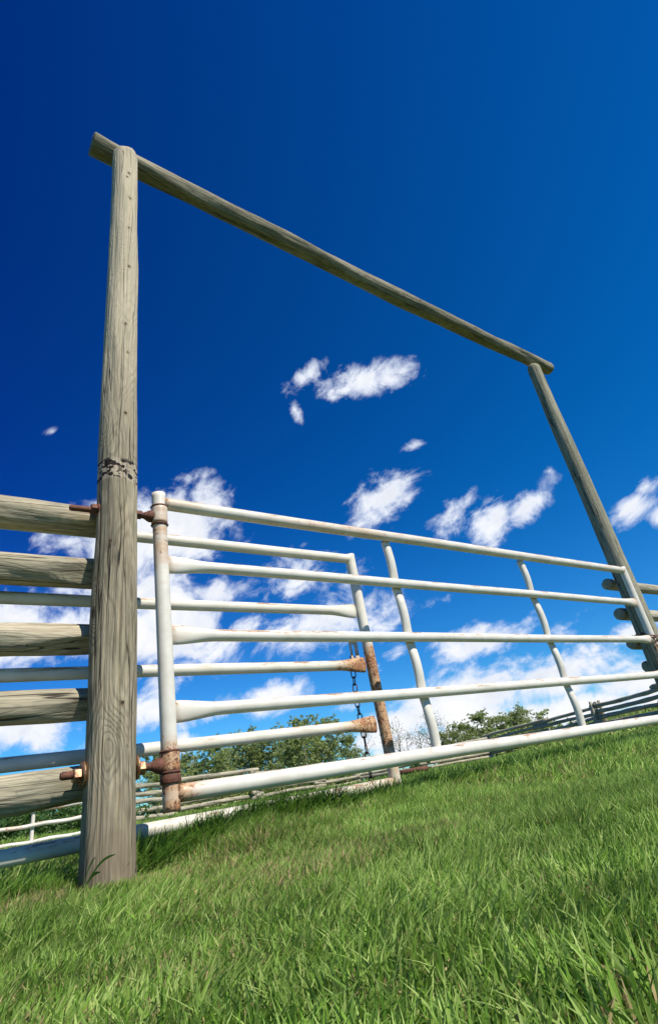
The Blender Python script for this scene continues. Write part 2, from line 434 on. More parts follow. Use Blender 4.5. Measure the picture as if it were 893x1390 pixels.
# ------------------------------------------------------------------ logs
def log_mesh(name, length, r0, r1, mat, seed=0, rough=.02, dome=False, facet=None, n=40, step=.03, bend=.0, flare=0.0, cracks=(),  r0b=None, cap_in=.004, chamfer=.008):
    """round timber along local z from 0 to length"""
    rs = np.random.RandomState(seed)
    m = max(4, int(length / step)); zs = list(np.linspace(0, length, m))
    if not dome: zs = [0, chamfer] + zs[1:-1] + [length - chamfer, length]
    else:
        zs = [0, chamfer] + [z for z in zs[1:] if z < length - .085] + [length - r for r in (.085, .068, .05, .034, .02, .009, .002)]
    V = []; F = []
    ph = rs.uniform(0, 10, 4); nz = len(zs)
    for i, z in enumerate(zs):
        t = z / length; r = lerp(r0, r1, t) + flare * math.exp(-z / .25)
        sc = 1.0
        if i == 0: sc = 1 - chamfer * .7 / r
        if dome:
            dz = length - z
            if dz < .085: sc = math.sqrt(max(.02, 1 - (1 - dz / .085) ** 2.2))
        elif i == nz - 1: sc = 1 - chamfer * .7 / r
        ox = bend * math.sin(math.pi * t + ph[0] * .2) + .003 * math.sin(z * 2.1 + ph[1]); oy = .5 * bend * math.sin(math.pi * t * 1.3 + ph[2])
        for k in range(n):
            a = 2 * math.pi * k / n
            w = (vnoise(math.cos(a) * 1.2 + 5 + seed, z * 2.2 + math.sin(a) * 1.2 + 9, seed) - .5) * 2 * rough * r * 2.2
            w += (float(vnoise(a * 6 + 3, z * 5 + seed, seed + 1)) - .5) * rough * r * 1.3
            w += (float(vnoise(a * 18 + 3, z * 7 + seed, seed + 2)) - .5) * rough * r * .9
            rr = r * sc + float(w) * sc
            for (ca, za, zb, wd, dp) in cracks:
                if za < z < zb:
                    cc_ = ca + .10 * math.sin(z * 1.9 + ca * 3) + .05 * math.sin(z * 5.3 + ca) + .015 * math.sin(z * 23)
                    e_ = abs((a - cc_ + math.pi) % (2 * math.pi) - math.pi) * r / wd
                    env = min(1.0, (z - za) / .25, (zb - z) / .25) * (.65 + .35 * math.sin(z * 9 + ca * 5))
                    if e_ < 1: rr -= dp * (1 - e_) * env
            x, y = math.cos(a) * rr, math.sin(a) * rr
            if facet:
                for (ang, zc, zl, depth) in facet:   # an axe-cut face: plane leaning across the end
                    f = max(0.0, 1 - abs(z - zc) / zl); lim = r - depth * f
                    dd = x * math.cos(ang) + y * math.sin(ang)
                    if f > 0 and dd > lim: x -= (dd - lim) * math.cos(ang); y -= (dd - lim) * math.sin(ang)
            V.append((x + ox, y + oy, z))
    for i in range(nz - 1):
        for k in range(n):
            k2 = (k + 1) % n
            F.append((i * n + k, i * n + k2, (i + 1) * n + k2, (i + 1) * n + k))
    V.append((V[0][0] - r0 * .9, V[0][1], cap_in)); c = len(V) - 1
    cen = np.mean(np.array(V[:n]), 0); V[c] = (cen[0], cen[1], cap_in)
    F += [(c, (k + 1) % n, k) for k in range(n)]
    cen = np.mean(np.array(V[(nz - 1) * n:nz * n]), 0); V.append((cen[0], cen[1], length + (.001 if dome else -cap_in))); c = len(V) - 1; o = (nz - 1) * n
    F += [(c, o + k, o + (k + 1) % n) for k in range(n)]
    me = new_mesh(name, V, F, mat)
    # the sawn ends stay crisp
    if not dome:
        for pl in me.polygons:
            if c in pl.vertices: pl.use_smooth = False
    return me

def place_log(name, me, a, b, parent, parent_loc=(0, 0, 0), roll=0.0):
    a = Vector(a); b = Vector(b); d = (b - a).normalized()
    q = d.to_track_quat('Z', 'Y')
    o = obj(name, me, parent)
    o.rotation_mode = 'QUATERNION'
    from mathutils import Quaternion
    o.rotation_quaternion = q @ Quaternion((0, 0, 1), roll)
    o.location = a - Vector(parent_loc)
    return o

Y0 = 2.366
# ------------------------------------------------------------------ gateway: two posts and a crossbeam
GB = (.70, Y0, -.26)
gw = empty('log_gateway', GB, 'tall weathered log gateway, two peeled posts carrying one slanting crossbeam over the gate', 'gateway')
_q = (Vector((.694, Y0, 4.075)) - Vector((.702, Y0, -.26))).normalized().to_track_quat('Z', 'Y').inverted()
def facing(deg): v = _q @ Vector((math.cos(R(deg)), math.sin(R(deg)), 0)); return math.atan2(v.y, v.x)
KN = []
for (deg, z, kr) in ((-88, 3.98, .010), (-97, 3.93, .007), (-84, 3.72, .009), (-86, 3.42, .008), (-82, 3.08, .008), (-90, 2.62, .008), (-80, 2.42, .007), (-85, 2.02, .008), (-122, 1.33, .007), (-80, .66, .008)):
    a = facing(deg); rr_ = lerp(.0905, .078, z / 4.335); KN.append((math.cos(a) * rr_, math.sin(a) * rr_, z, kr))
M['post'] = wood_material('weathered_post', (.44, .375, .25), (.31, .262, .175), (.22, .21, .13), bark_z=1.70, knot_at=KN, whorl=1.15)
pl = place_log('post', log_mesh('post', 4.335, .0905, .078, M['post'], 3, .032, True, n=200, step=.018, flare=.003,
    cracks=((facing(-93), .15, 2.0, .0045, .014), (facing(-84), .9, 1.55, .0035, .008), (facing(-100), 1.85, 3.3, .0035, .008), (facing(-88), 2.9, 4.2, .004, .010), (facing(-125), .2, 1.5, .0035, .008), (facing(-60), .3, 2.6, .004, .010))), (.702, Y0, -.26), (.694, Y0, 4.075), gw, GB)
pl['label'] = 'near post with a dark ring of bark scars halfway up'
pr = place_log('post', log_mesh('post_b', 4.15, .098, .073, M['post_far'], 8, .02, True, n=56, step=.025), (5.49, 2.46, -.2), (5.45, 2.45, 3.95), gw, GB)
pr['label'] = 'far grey-green post leaning in the picture'
place_log('crossbeam', log_mesh('crossbeam', 5.38, .079, .074, M['beam'], 12, .05, False, n=56, step=.035, bend=.018, chamfer=.006), (.490, 2.462, 4.148), (5.85, 2.478, 4.04), gw, GB)

def hexprism(mb, cx, x0, x1, cz, r, n=6, ph=0.2):
    P = []
    for x in (x0, x1):
        for k in range(n):
            a = 2 * math.pi * k / n + ph; P.append((x, Y0 + math.cos(a) * r, cz + math.sin(a) * r))
    c = .9
    V = []; 
    for (x, s) in ((x0, c), (x0 + .004 * (1 if x1 > x0 else -1), 1), (x1 - .004 * (1 if x1 > x0 else -1), 1), (x1, c)):
        for k in range(n):
            a = 2 * math.pi * k / n + ph; V.append((x, Y0 + math.cos(a) * r * s, cz + math.sin(a) * r * s))
    F = [tuple(range(n))[::-1], tuple(range(3 * n, 4 * n))]
    for i in range(3):
        for k in range(n): F.append((i * n + k, i * n + (k + 1) % n, (i + 1) * n + (k + 1) % n, (i + 1) * n + k))
    mb.add(V, F)

def rel(mb, loc): mb.V = [(v[0] - loc[0], v[1] - loc[1], v[2] - loc[2]) for v in mb.V]; return mb

def hinge_bolt(z, xl, xr, zl, nutl, nutr, label):
    mb = MB()
    N = int((xr - xl) / .0022); pts = []; rr = []
    for i in range(N + 1):
        x = xl + (xr - xl) * i / N; pts.append((x, Y0, lerp(zl, z, (x - xl) / (xr - xl))))
        th = .0135 + (.0012 if i % 2 else -.0004)
        rr.append(th if i > 2 else .0115)
    mb.add(*tube(pts, rr, n=14))
    # socket welded on the gate side
    q = [(xr - .055 + .008 * i, Y0, z) for i in range(8)]
    mb.add(*tube(q, [.014, .017, .021, .026, .029, .029, .026, .02], n=16))
    b = rel(mb, GB).build('hinge_bolt', M['rust'], gw); b['label'] = label
    for nut in (nutl, nutr):
        if nut is None: continue
        x0, x1, r, mat = nut
        mb = MB(); hexprism(mb, 0, x0, x1, z, r); rel(mb, GB).build('nut', M[mat], b, smooth=False)
    return b
b1 = hinge_bolt(1.251, .497, .875, 1.2435, (.585, .612, .024, 'rust'), (.780, .815, .021, 'rust'), 'upper rusty threaded bolt through the near post')
b2 = hinge_bolt(.176, .530, .905, .1815, (.572, .600, .026, 'zinc'), (.802, .830, .026, 'zinc'), 'lower rusty threaded bolt with yellowed nuts and washers')
for bb, z, r in ((b1, 1.249, .03), (b2, .179, .043)):
    for x in (.604, .797) if bb is b2 else (.616,):
        mb = MB(); mb.add(*tube([(x - .0035, Y0, z), (x + .0035, Y0, z)], r, n=28)); rel(mb, GB).build('washer', M['zinc'] if bb is b2 else M['rust'], bb)

# ------------------------------------------------------------------ log fence beside the near post
LF = (-1.3, 2.49, -.2)
lf = empty('log_fence', LF, 'fence of thick weathered logs running left behind the near gatepost', 'fence')
logs = [(1.252, .068, .070, 21), (.988, .069, .066, 22), (.702, .062, .062, 23), (.440, .064, .061, 24), (.152, .066, .063, 25)]
for i, (z, ra, rb_, sd) in enumerate(logs):
    fac = [[(math.pi * 1.35, 2.0, .20, .016)], [(math.pi * 1.15, 2.02, .22, .026), (math.pi * .4, 1.5, .3, .012)], [(math.pi * 1.3, 2.0, .25, .028)],
           [(math.pi * 1.2, 2.0, .2, .02)], [(math.pi * 1.45, 2.0, .2, .015)]][i]
    me = log_mesh('rail', 2.06 + .0 * i, ra, rb_, M['log'], sd, .05, False, facet=fac, n=48, step=.022, bend=.006, chamfer=.012)
    place_log('rail', me, (-1.36, 2.49, z + .004), (.70, 2.49, z - .002), lf, LF, roll=0)
place_log('post', log_mesh('fence_post', 1.75, .09, .085, M['log'], 31, .02, True, n=40), (-1.25, 2.35, -.25), (-1.25, 2.35, 1.5), lf, LF)

# ------------------------------------------------------------------ log fence beyond the far post
RF = (5.4, 2.61, -.2)
rf = empty('log_fence', RF, 'grey log fence behind the far gatepost, four dark log ends poking past it', 'fence')
for i, (z, x0, sd) in enumerate(((1.292, 5.43, 41), (.995, 5.43, 42), (.712, 5.43, 43), (.500, 5.56, 44))):
    me = log_mesh('rail', 3.6, .054, .05, M['farlog'], sd, .045, n=32, step=.04, bend=.008)
    place_log('rail', me, (x0, 2.61, z), (x0 + 3.6, 2.61, z - .02), rf, RF)
for x in (8.7,):
    place_log('post', log_mesh('fence_post_b', 1.8, .075, .07, M['farlog'], 47, .02, True, n=32), (x, 2.48, -.2), (x, 2.48, 1.6), rf, RF)

# ------------------------------------------------------------------ pipe gates
def rail_pipe(x0, x1, y, z0, z1, r, mat, parent, ploc, flareL=0, flareR=0, rustL=0, rustR=0, base=None, fl=.20, name='rail'):
    xs = [x0]; 
    L = x1 - x0; N = max(8, int(L / .03)); pts = []; ra = []; rb = []; W = []
    for i in range(N + 1):
        t = i / N; x = lerp(x0, x1, t); dl = x - x0; dr = x1 - x
        f = 0.0
        if flareL: f = max(f, flareL * (1 - sstep(0, fl, dl)))
        if flareR: f = max(f, flareR * (1 - sstep(0, fl, dr)))
        f = float(f)
        pts.append((x, y, lerp(z0, z1, t) + .0012 * math.sin(x * 3 + z0 * 9)))
        ra.append(r * (1 - f * .38)); rb.append(r * (1 + f * .62))
        w = rustL * math.exp(-dl / .09) + rustR * math.exp(-dr / .14)
        if base: w += base(x)
        W.append(min(1.0, w))
    mb = MB(); mb.add(*tube(pts, ra, rb, n=24, rust=W, ref=(0, 1, 0)))
    return rel(mb, ploc).build(name, mat, parent)

def stile(z0, z1, xb, xt, y, r, parent, ploc, rustf, mat, name='stile'):
    N = int((z1 - z0) / .02); pts = []; W = []
    for i in range(N + 1):
        t = i / N; z = lerp(z0, z1, t); pts.append((lerp(xb, xt, t), y, z)); W.append(rustf(z))
    mb = MB(); mb.add(*tube(pts, r, n=26, rust=W, ref=(0, 1, 0)))
    return rel(mb, ploc).build(name, mat, parent)

FG = (.93, Y0, .01)
fg = empty('pipe_gate', FG, 'closed white pipe gate with five rails hung on the near post, rusty hinge stile', 'gate', 'white pipe gates')
stile(.012, 1.379, .934, .897, Y0, .033, fg, FG, lambda z: .45 * math.exp(-((z - 1.17) / .05) ** 2) + 1.0 * math.exp(-((z - .15) / .10) ** 2) + .9 * math.exp(-((z - .02) / .03) ** 2) + .5 * math.exp(-((z - 1.05) / .08) ** 2) + .25 * math.exp(-((z - 1.36) / .03) ** 2), M['paint'], 'hinge_stile')
RZ = [(1.328, 1.326), (1.014, 1.018), (.686, .685), (.369, .392), (.072, .060)]
for i, (z0, z1) in enumerate(RZ):
    xs = lerp(.934, .897, (z0 - .012) / 1.367)
    if i == 0:
        rail_pipe(xs + .02, 5.315, Y0, z0, z1, .0315, M['paint'], fg, FG, rustL=.35, rustR=.25, base=lambda x: .22 * math.exp(-((x - 1.9) / .7) ** 2) + .12)
    elif i == 4:
        rail_pipe(xs + .02, 5.315, Y0, z0, z1, .0325, M['paint'], fg, FG, rustL=1.0, rustR=.3)
    else:
        rail_pipe(xs + .028, 5.29, Y0, z0, z1, .0275, M['paint'], fg, FG, 1, .7, .35, .55, fl=.22)
stile(.0, 1.357, 5.315, 5.315, Y0, .032, fg, FG, lambda z: .75 * float(1 - sstep(.55, .82, z)) + .05, M['paint'], 'end_stile')
for (xb, xt, zt, zb) in ((2.440, 2.392, 1.305, .085), (3.873, 3.789, 1.30, .085)):
    pts = []; ra = []; rb = []; N = 70
    zr = [1.33, 1.016, .686, .382, .066]
    for i in range(N + 1):
        t = i / N; z = lerp(zb, zt, t); x = lerp(xb, xt, t)
        near = max(math.exp(-((z - q) / .075) ** 2) for q in zr[1:4]); 
        seg = [q for q in zr if q <= z]; lo = max(seg) if seg else zr[-1]; up_ = min([q for q in zr if q > z] or [1.33])
        w = math.sin(math.pi * min(1, max(0, (z - lo) / max(.01, up_ - lo))))
        pts.append((x - .005 * w, Y0 + .046 - .018 * w, z))
        ra.append(lerp(.024, .014, near)); rb.append(lerp(.029, .036, near))
    mb = MB(); mb.add(*tube(pts, ra, rb, n=22, ref=(0, 1, 0)))
    rel(mb, FG).build('brace', M['paint'], fg)
for (z0, z1, r, x, rr) in ((1.216, 1.307, .0385, .9, .45), (.150, .224, .0385, .930, .85)):
    mb = MB(); N = 8
    mb.add(*tube([(x, Y0, lerp(z0, z1, i / N)) for i in range(N + 1)], [r - .002] + [r] * (N - 1) + [r - .002], n=30, rust=[rr + .3] + [rr] * (N - 1) + [rr + .3]))
    rel(mb, FG).build('hinge_sleeve', M['paint'], fg)
for z, x in ((1.209, .901), (1.305, .899), (.222, .929), (.148, .931)):
    mb = MB(); mb.add(*tube([(x, Y0, z - .005), (x, Y0, z), (x, Y0, z + .005)], [.037, .0415, .037], n=30, jitter=.03)); rel(mb, FG).build('weld_bead', M['rust'], fg)
mb = MB(); mb.add(*tube([(.9315, Y0, .108), (.9315, Y0, .112), (.9315, Y0, .136), (.9315, Y0, .140)], [.038, .0405, .0405, .038], n=30)); rel(mb, FG).build('collar', M['rust'], fg)

Y2 = 2.60
BG = (2.23, Y2, -.1)
bg = empty('pipe_gate', BG, 'open white pipe gate swung flat against the log fence, its end stile heavily rusted', 'gate', 'white pipe gates')
BZ = [1.250, .908, .590, .266, -.038]
for i, z in enumerate(BZ):
    if i in (0, 4): rail_pipe(-1.9, 2.24, Y2, z - .01, z + .005, .029, M['paint'], bg, BG, rustR=(0.1, .5)[i == 4], base=lambda x: .05)
    else:
        rail_pipe(-1.9, 2.20, Y2, z - .01, z, .027, M['paint'], bg, BG, 0, 1, 0, (.1, 1.1, 1.3)[i - 1], fl=.2, base=(None if i == 1 else (lambda x: .28 * float(sstep(1.85, 2.15, x)))))
stile(-.07, 1.282, 2.272, 2.242, Y2, .032, bg, BG, lambda z: .95 * float(1 - sstep(.58, .80, z)) * (1 - .6 * float(1 - sstep(.05, .20, z))) , M['paint'], 'end_stile')
stile(-.07, 1.282, -1.9, -1.9, Y2, .032, bg, BG, lambda z: .1, M['paint'], 'hinge_stile')
# slotted latch plate behind the third rail
mb = MB()
y = Y2 + .034
for (x0, x1, z0, z1) in ((2.145, 2.159, .585, .735), (2.181, 2.205, .585, .735), (2.159, 2.181, .585, .635), (2.159, 2.181, .715, .735)):
    V, F = box_vf(x0, x1, y, y + .006, z0, z1); mb.add(V, F, [.35] * 8)
rel(mb, BG).build('latch_plate', M['paint'], bg, smooth=False)

# ------------------------------------------------------------------ chains
def link_mesh(name, L=.048, Wd=.025, r=.0034):
    pts = []; n = 28; a = L / 2 - Wd / 2
    for k in range(n):
        t = 2 * math.pi * k / n; c, s = math.cos(t), math.sin(t)
        pts.append(Vector((Wd / 2 * c, 0, (a if s >= 0 else -a) + Wd / 2 * s)))
    V = []; F = []; q = 8
    for i in range(n):
        t = (pts[(i + 1) % n] - pts[i - 1]).normalized(); b = Vector((0, 1, 0)); c = t.cross(b)
        for k in range(q):
            an = 2 * math.pi * k / q; V.append(pts[i] + (b * math.cos(an) + c * math.sin(an)) * r)
    for i in range(n):
        for k in range(q):
            F.append((i * q + k, i * q + (k + 1) % q, ((i + 1) % n) * q + (k + 1) % q, ((i + 1) % n) * q + k))
    return new_mesh(name, V, F, M['chain'])
LM = link_mesh('link')
def chain(path, root, loc):
    P = [Vector(p) for p in path]
    # resample at link pitch
    out = [P[0]]; pitch = .040; acc = 0
    for a, b in zip(P[:-1], P[1:]):
        d = (b - a).length; s = pitch - acc
        while s <= d: out.append(a + (b - a) * (s / d)); s += pitch
        acc = (acc + d) % pitch
    first = True
    for i, (a, b) in enumerate(zip(out[:-1], out[1:])):
        o = obj('link', LM, root); o.rotation_mode = 'QUATERNION'
        from mathutils import Quaternion
        o.rotation_quaternion = (b - a).normalized().to_track_quat('Z', 'Y') @ Quaternion((0, 0, 1), (math.pi / 2 if i % 2 else 0) + random.uniform(-.3, .3) + .5)
        o.location = (a + b) / 2 - Vector(loc)
cl = (2.17, Y2 + .045, .69)
ch = empty('chain', cl, 'rusty chain hanging straight down behind the open gate from its slotted plate', 'chain', 'gate chains')
chain([(2.165, Y2 + .046, .69), (2.150, Y2 + .05, .56), (2.140, Y2 + .05, .40), (2.150, Y2 + .05, .2), (2.150, Y2 + .05, .08), (2.145, Y2 + .05, -.09)], ch, cl)
cl2 = (5.31, 2.3, .74)
ch2 = empty('chain', cl2, 'rusty chain looped round the far gatepost and the closed end of the gate', 'chain', 'gate chains')
pts = []
for k in range(0, 25):
    a = math.pi * .95 + k / 24 * 2 * math.pi
    x = 5.405 + .205 * math.cos(a); yv = 2.42 + .145 * math.sin(a)
    if x > 5.4:
        dx, dy = x - 5.49, yv - 2.46; d = max(1e-3, math.hypot(dx, dy)); s = .108 / d; x, yv = 5.49 + dx * s, 2.46 + dy * s
    else:
        dx, dy = x - 5.315, yv - Y0; d = max(1e-3, math.hypot(dx, dy))
        if x < 5.34: x, yv = 5.315 + dx / d * .045, Y0 + dy / d * .045
    pts.append((x, yv, .735 + .035 * math.sin(a + .6) ))
pts += [(5.27, 2.32, .70), (5.262, 2.315, .62), (5.262, 2.315, .54)]
chain(pts, ch2, cl2)

# ------------------------------------------------------------------ corral panel far left
def fence_pt(azd, d, z=0): a = R(azd); return (d * math.cos(a), d * math.sin(a), z)
pa, pb = fence_pt(88, 7.9), fence_pt(73.2, 8.1)
cp = empty('corral_panel', (pb[0], pb[1], -.1), 'low white steel pipe panel seen under the lowest log, left of the near post', 'panel')
def corral(root, a, b, zs):
    loc = root.location
    for i, z in enumerate(zs):
        mb = MB(); N = 60
        mb.add(*tube([(lerp(a[0], b[0], t / N), lerp(a[1], b[1], t / N), z + .004 * math.sin(t * .5 + z * 7)) for t in range(N + 1)], .021, n=12,
                     rust=[.55 * math.exp(-((t / N - (.78, .70, .5, .3)[i]) / .06) ** 2) for t in range(N + 1)], ref=(0, 0, 1)))
        rel(mb, loc).build('rail', M['paint_far'], root)
    for t in (.0, .30, .595, 1.0):
        x, y_ = lerp(a[0], b[0], t), lerp(a[1], b[1], t)
        mb = MB(); mb.add(*tube([(x, y_ + .03, -.12 + (zs[0] + .12) * q / 12) for q in range(13)], .021, n=12, rust=[.15] * 13)); rel(mb, loc).build('upright', M['paint_far'], root)
corral(cp, pa, pb, (.48, .295, .147, -.008))

# ------------------------------------------------------------------ zigzag rail fence in the distance
way = [(74.5, 16), (70, 17), (64, 19), (58, 24.5), (51, 27), (44.5, 27), (38, 27.5), (33, 26), (29.5, 22), (26, 18.5), (21, 16), (14, 14)]
wp = [Vector(fence_pt(a, d)) for a, d in way]
dense = []
for a, b in zip(wp[:-1], wp[1:]):
    for k in range(40): dense.append(a.lerp(b, k / 40))
nodes = [dense[0]]; acc = 0
for a, b in zip(dense[:-1], dense[1:]):
    acc += (b - a).length
    if acc > 2.75: nodes.append(b); acc = 0
for i in range(len(nodes)):
    a = nodes[max(0, i - 1)]; b = nodes[min(len(nodes) - 1, i + 1)]; t = (b - a).normalized(); n_ = Vector((-t.y, t.x, 0))
    nodes[i] = nodes[i] + n_ * (.45 if i % 2 else -.45)
ZF = (nodes[0].x, nodes[0].y, -.1)
zf = empty('zigzag_fence', ZF, 'long zigzag fence of grey split rails crossing the field behind the gate', 'fence')
stake_mesh = log_mesh('stake', 1.2, .055, .045, M['farlog'], 71, .06, n=14, step=.1)
variants = [log_mesh('rail', 3.45, .062, .052, M['farlog'], 60 + k, .10, n=14, step=.15, bend=.03) for k in range(5)]
for i in range(len(nodes) - 1):
    a, b = nodes[i], nodes[i + 1]; d = (b - a); dn = d.normalized()
    for k in range(5):
        z = .13 + .175 * k + (.085 if i % 2 else 0) + random.uniform(-.015, .015)
        ga, gb = float(ground_z(a.x, a.y)), float(ground_z(b.x, b.y))
        if random.random() < .05: continue
        s = a - dn * .33; e = b + dn * .33
        place_log('rail', variants[random.randrange(5)], (s.x, s.y, ga + z + random.uniform(-.02, .02)), (e.x, e.y, gb + z + random.uniform(-.02, .02)), zf, ZF, roll=random.uniform(0, 6))
    if i == len(nodes) - 4:
        g = float(ground_z(a.x, a.y)); 
        t = Vector((-dn.y, dn.x, 0))
        for s_ in (-1, 1):
            if False: continue
            p0 = a + t * .17 * s_
            place_log('stake', stake_mesh, (p0.x, p0.y, g - .2), (p0.x - t.x * .02 * s_, p0.y, g + 1.0), zf, ZF)

# a rusty pipe lying in the grass by the fence
fp = obj('fallen_pipe', None)
COL.objects.unlink(fp); bpy.data.objects.remove(fp)
c0 = fence_pt(47.2, 8.2); mb = MB(); g0 = float(ground_z(c0[0], c0[1]))
mb.add(*tube([(-.15, .14, 0), (-.05, .05, .003), (.05, -.05, .004), (.15, -.14, .0)], .03, n=16))
tag(mb.build('pipe', M['rust'], None, loc=(c0[0], c0[1], g0 + .10)), 'short rust-red pipe lying in the grass just behind the gate bottom rail', 'pipe')

# ------------------------------------------------------------------ trees
def branch_tree(seed, H, lean=0.0, nb=9, bare=False):
    rs = random.Random(seed); mb = MB(); tips = []
    tr = [(lean * t * t * H + .04 * math.sin(t * 7 + seed), .05 * math.sin(t * 5 + seed), H * .93 * t) for t in [i / 12 for i in range(13)]]
    mb.add(*tube(tr, [max(.012, .085 * (1 - t / 12.5)) for t in range(13)], n=8))
    for i in range(nb):
        t = rs.uniform(.22 if not bare else .35, .92); b = Vector(tr[int(t * 12)]); a = rs.uniform(0, 2 * math.pi); L = H * rs.uniform(.16, .34) * (1.15 - t * .7)
        d = Vector((math.cos(a), math.sin(a), rs.uniform(.5, 1.3))).normalized()
        p = [b, b + d * L * .5 + Vector((0, 0, .03)), b + d * L + Vector((0, 0, .12 * L))]
        mb.add(*tube(p, [.03, .02, .008], n=6)); tips.append((p[2], L)); tips.append((p[1], L * .8))
        for j in range(3):
            d2 = (d + Vector((rs.uniform(-.8, .8), rs.uniform(-.8, .8), rs.uniform(-.1, .6)))).normalized(); st_ = p[1].lerp(p[2], rs.random()); e = st_ + d2 * L * .5
            mb.add(*tube([st_, e], [.013, .005], n=5)); tips.append((e, L * .6))
    tips.append((Vector(tr[-1]), H * .14)); tips.append((Vector(tr[-2]), H * .16))
    return mb, tips
def crown_mesh(name, tips, mat, per=150, leaf=.12, seed=0, spread=.62):
    rs = np.random.RandomState(seed); n = per * len(tips)
    c = np.repeat(np.array([list(t[0]) for t in tips]), per, 0); L = np.repeat(np.array([t[1] for t in tips]), per)
    d = rs.normal(0, 1, (n, 3)); d /= np.linalg.norm(d, axis=1)[:, None]
    # several little sprays per branch tip, so gaps stay open
    sub = rs.randint(0, 9, n) + np.repeat(np.arange(len(tips)) * 9, per); so = rs.normal(0, 1, (9 * len(tips), 3)); 
    P = c + so[sub] * (L * .36 * spread / .62)[:, None] * np.array([1, 1, .75]) + d * (rs.uniform(0, 1, n) ** .6 * .19 * np.maximum(L, .5))[:, None]
    a = rs.normal(0, 1, (n, 3)); a /= np.linalg.norm(a, axis=1)[:, None]; b = np.cross(a, rs.normal(0, 1, (n, 3))); b /= np.linalg.norm(b, axis=1)[:, None]
    s = (leaf * rs.uniform(.5, 1.1, n))[:, None]
    Q = np.stack([P - a * s * .5, P + b * s * .33, P + a * s * .5, P - b * s * .33], 1).reshape(-1, 3)
    me = bpy.data.meshes.new(name); me.vertices.add(len(Q)); me.vertices.foreach_set('co', Q.ravel())
    me.loops.add(4 * n); me.loops.foreach_set('vertex_index', np.arange(4 * n, dtype=np.int32)); me.polygons.add(n); me.polygons.foreach_set('loop_start', np.arange(0, 4 * n, 4, dtype=np.int32))
    me.update(calc_edges=True); me.materials.append(mat); return me
tree_kinds = []
for k in range(5):
    mb, tips = branch_tree(100 + k, 6.0, random.uniform(-.01, .015), 13)
    tree_kinds.append((new_mesh('trunk', mb.V, mb.F, M['bark']), crown_mesh('crown', tips, M['leaf'], 170, .15, k, .75)))
bare_kinds = []
for k in range(3):
    mb, tips = branch_tree(200 + k, 6.0, .01, 12, True)
    bare_kinds.append((new_mesh('trunk', mb.V, mb.F, M['bark']), crown_mesh('crown', tips, M['sparse'], 7, .12, 20 + k)))

AZ = [(-100, 85.9), (0, 81.3), (100, 76.1), (200, 70.5), (300, 64.4), (400, 57.9), (500, 51.2), (600, 44.5), (700, 38), (800, 31.7), (900, 25.9), (1000, 20.8), (1100, 16)]
def az_of(col):
    for (a, p), (b, q) in zip(AZ[:-1], AZ[1:]):
        if a <= col <= b: return lerp(p, q, (col - a) / (b - a))
    return 76
tl = [  # bearing column, distance, height, kind, label
    (214, 46, 4.3, 0, 'small leafy tree seen beside the lower hinge bolt'),
    (262, 52, 4.6, 1, 'leafy tree just right of the hinge stile foot'),
    (298, 50, 5.0, 2, 'round leafy tree standing right of the hinge stile, left end of the grove'),
    (334, 54, 5.5, 3, 'broad leafy tree in the middle of the left grove'),
    (368, 55, 5.3, 4, 'leafy tree at a gap of sky in the left grove'),
    (420, 50, 5.4, 0, 'tall leafy tree left of the hanging chain'),
    (452, 52, 5.2, 3, 'leafy tree at the right edge of the left grove'),
    (478, 54, 3.9, 2, 'low leafy tree directly behind the hanging chain'),
    (612, 56, 3.9, 4, 'low tree right of the first gate brace'),
    (640, 54, 4.4, 2, 'leafy tree opening the right grove'),
    (664, 55, 5.0, 3, 'tallest tree of the right grove, beside the first brace'),
    (696, 56, 4.3, 1, 'leafy tree halfway along the right grove'),
    (722, 57, 4.5, 4, 'leafy tree near the right end of the right grove'),
    (745, 58, 3.4, 0, 'small tree closing the right grove'),
    (242, 58, 4.3, 3, 'rounded tree peeping over the rails left of the hinge stile grove'),
    (316, 60, 4.9, 0, 'farther tree filling the gap right of the hinge stile'),
    (352, 58, 5.0, 1, 'farther tree standing between the two broad grove trees'),
    (400, 60, 5.0, 4, 'farther tree left of the tallest tree by the chain'),
    (438, 58, 5.0, 2, 'farther tree just left of the grove edge by the chain'),
    (628, 60, 4.0, 3, 'low farther tree at the left end of the right grove'),
    (682, 60, 4.5, 0, 'farther tree in the middle of the right grove'),
    (710, 58, 4.3, 2, 'farther bushy tree before the right grove drops away'),
    (30, 44, 3.0, 1, 'low tree behind the corral panel'),
    (-60, 40, 4.5, 2, 'tree far left beyond the log fence')]
protoT = {}
def copy_tree(root, loc, rz, sc, label, cat, group, kids):
    r = root.copy(); COL.objects.link(r); r.location = loc; r.rotation_euler = (0, 0, rz); r.scale = (sc * 1.25, sc * 1.25, sc)
    r['label'] = label; r['category'] = cat; r['group'] = group
    for ch in kids:
        c = ch.copy(); COL.objects.link(c); c.parent = r
    return r
for (px, D, H, k, lab) in tl:
    x, y_, _ = fence_pt(az_of(px), D); z = float(ground_z(x, y_)) - .15
    sc = H / 6.0 * (1.05 if px < 500 else .80); rz = random.uniform(0, 6)
    if k in protoT: copy_tree(protoT[k][0], (x, y_, z), rz, sc, lab, 'tree', 'leafy trees behind the field', protoT[k][1])
    else:
        t = empty('leafy_tree', (x, y_, z), lab, 'tree', 'leafy trees behind the field'); t.rotation_euler.z = rz; t.scale = (sc * 1.25, sc * 1.25, sc)
        protoT[k] = (t, [obj('trunk', tree_kinds[k][0], t), obj('crown', tree_kinds[k][1], t)])
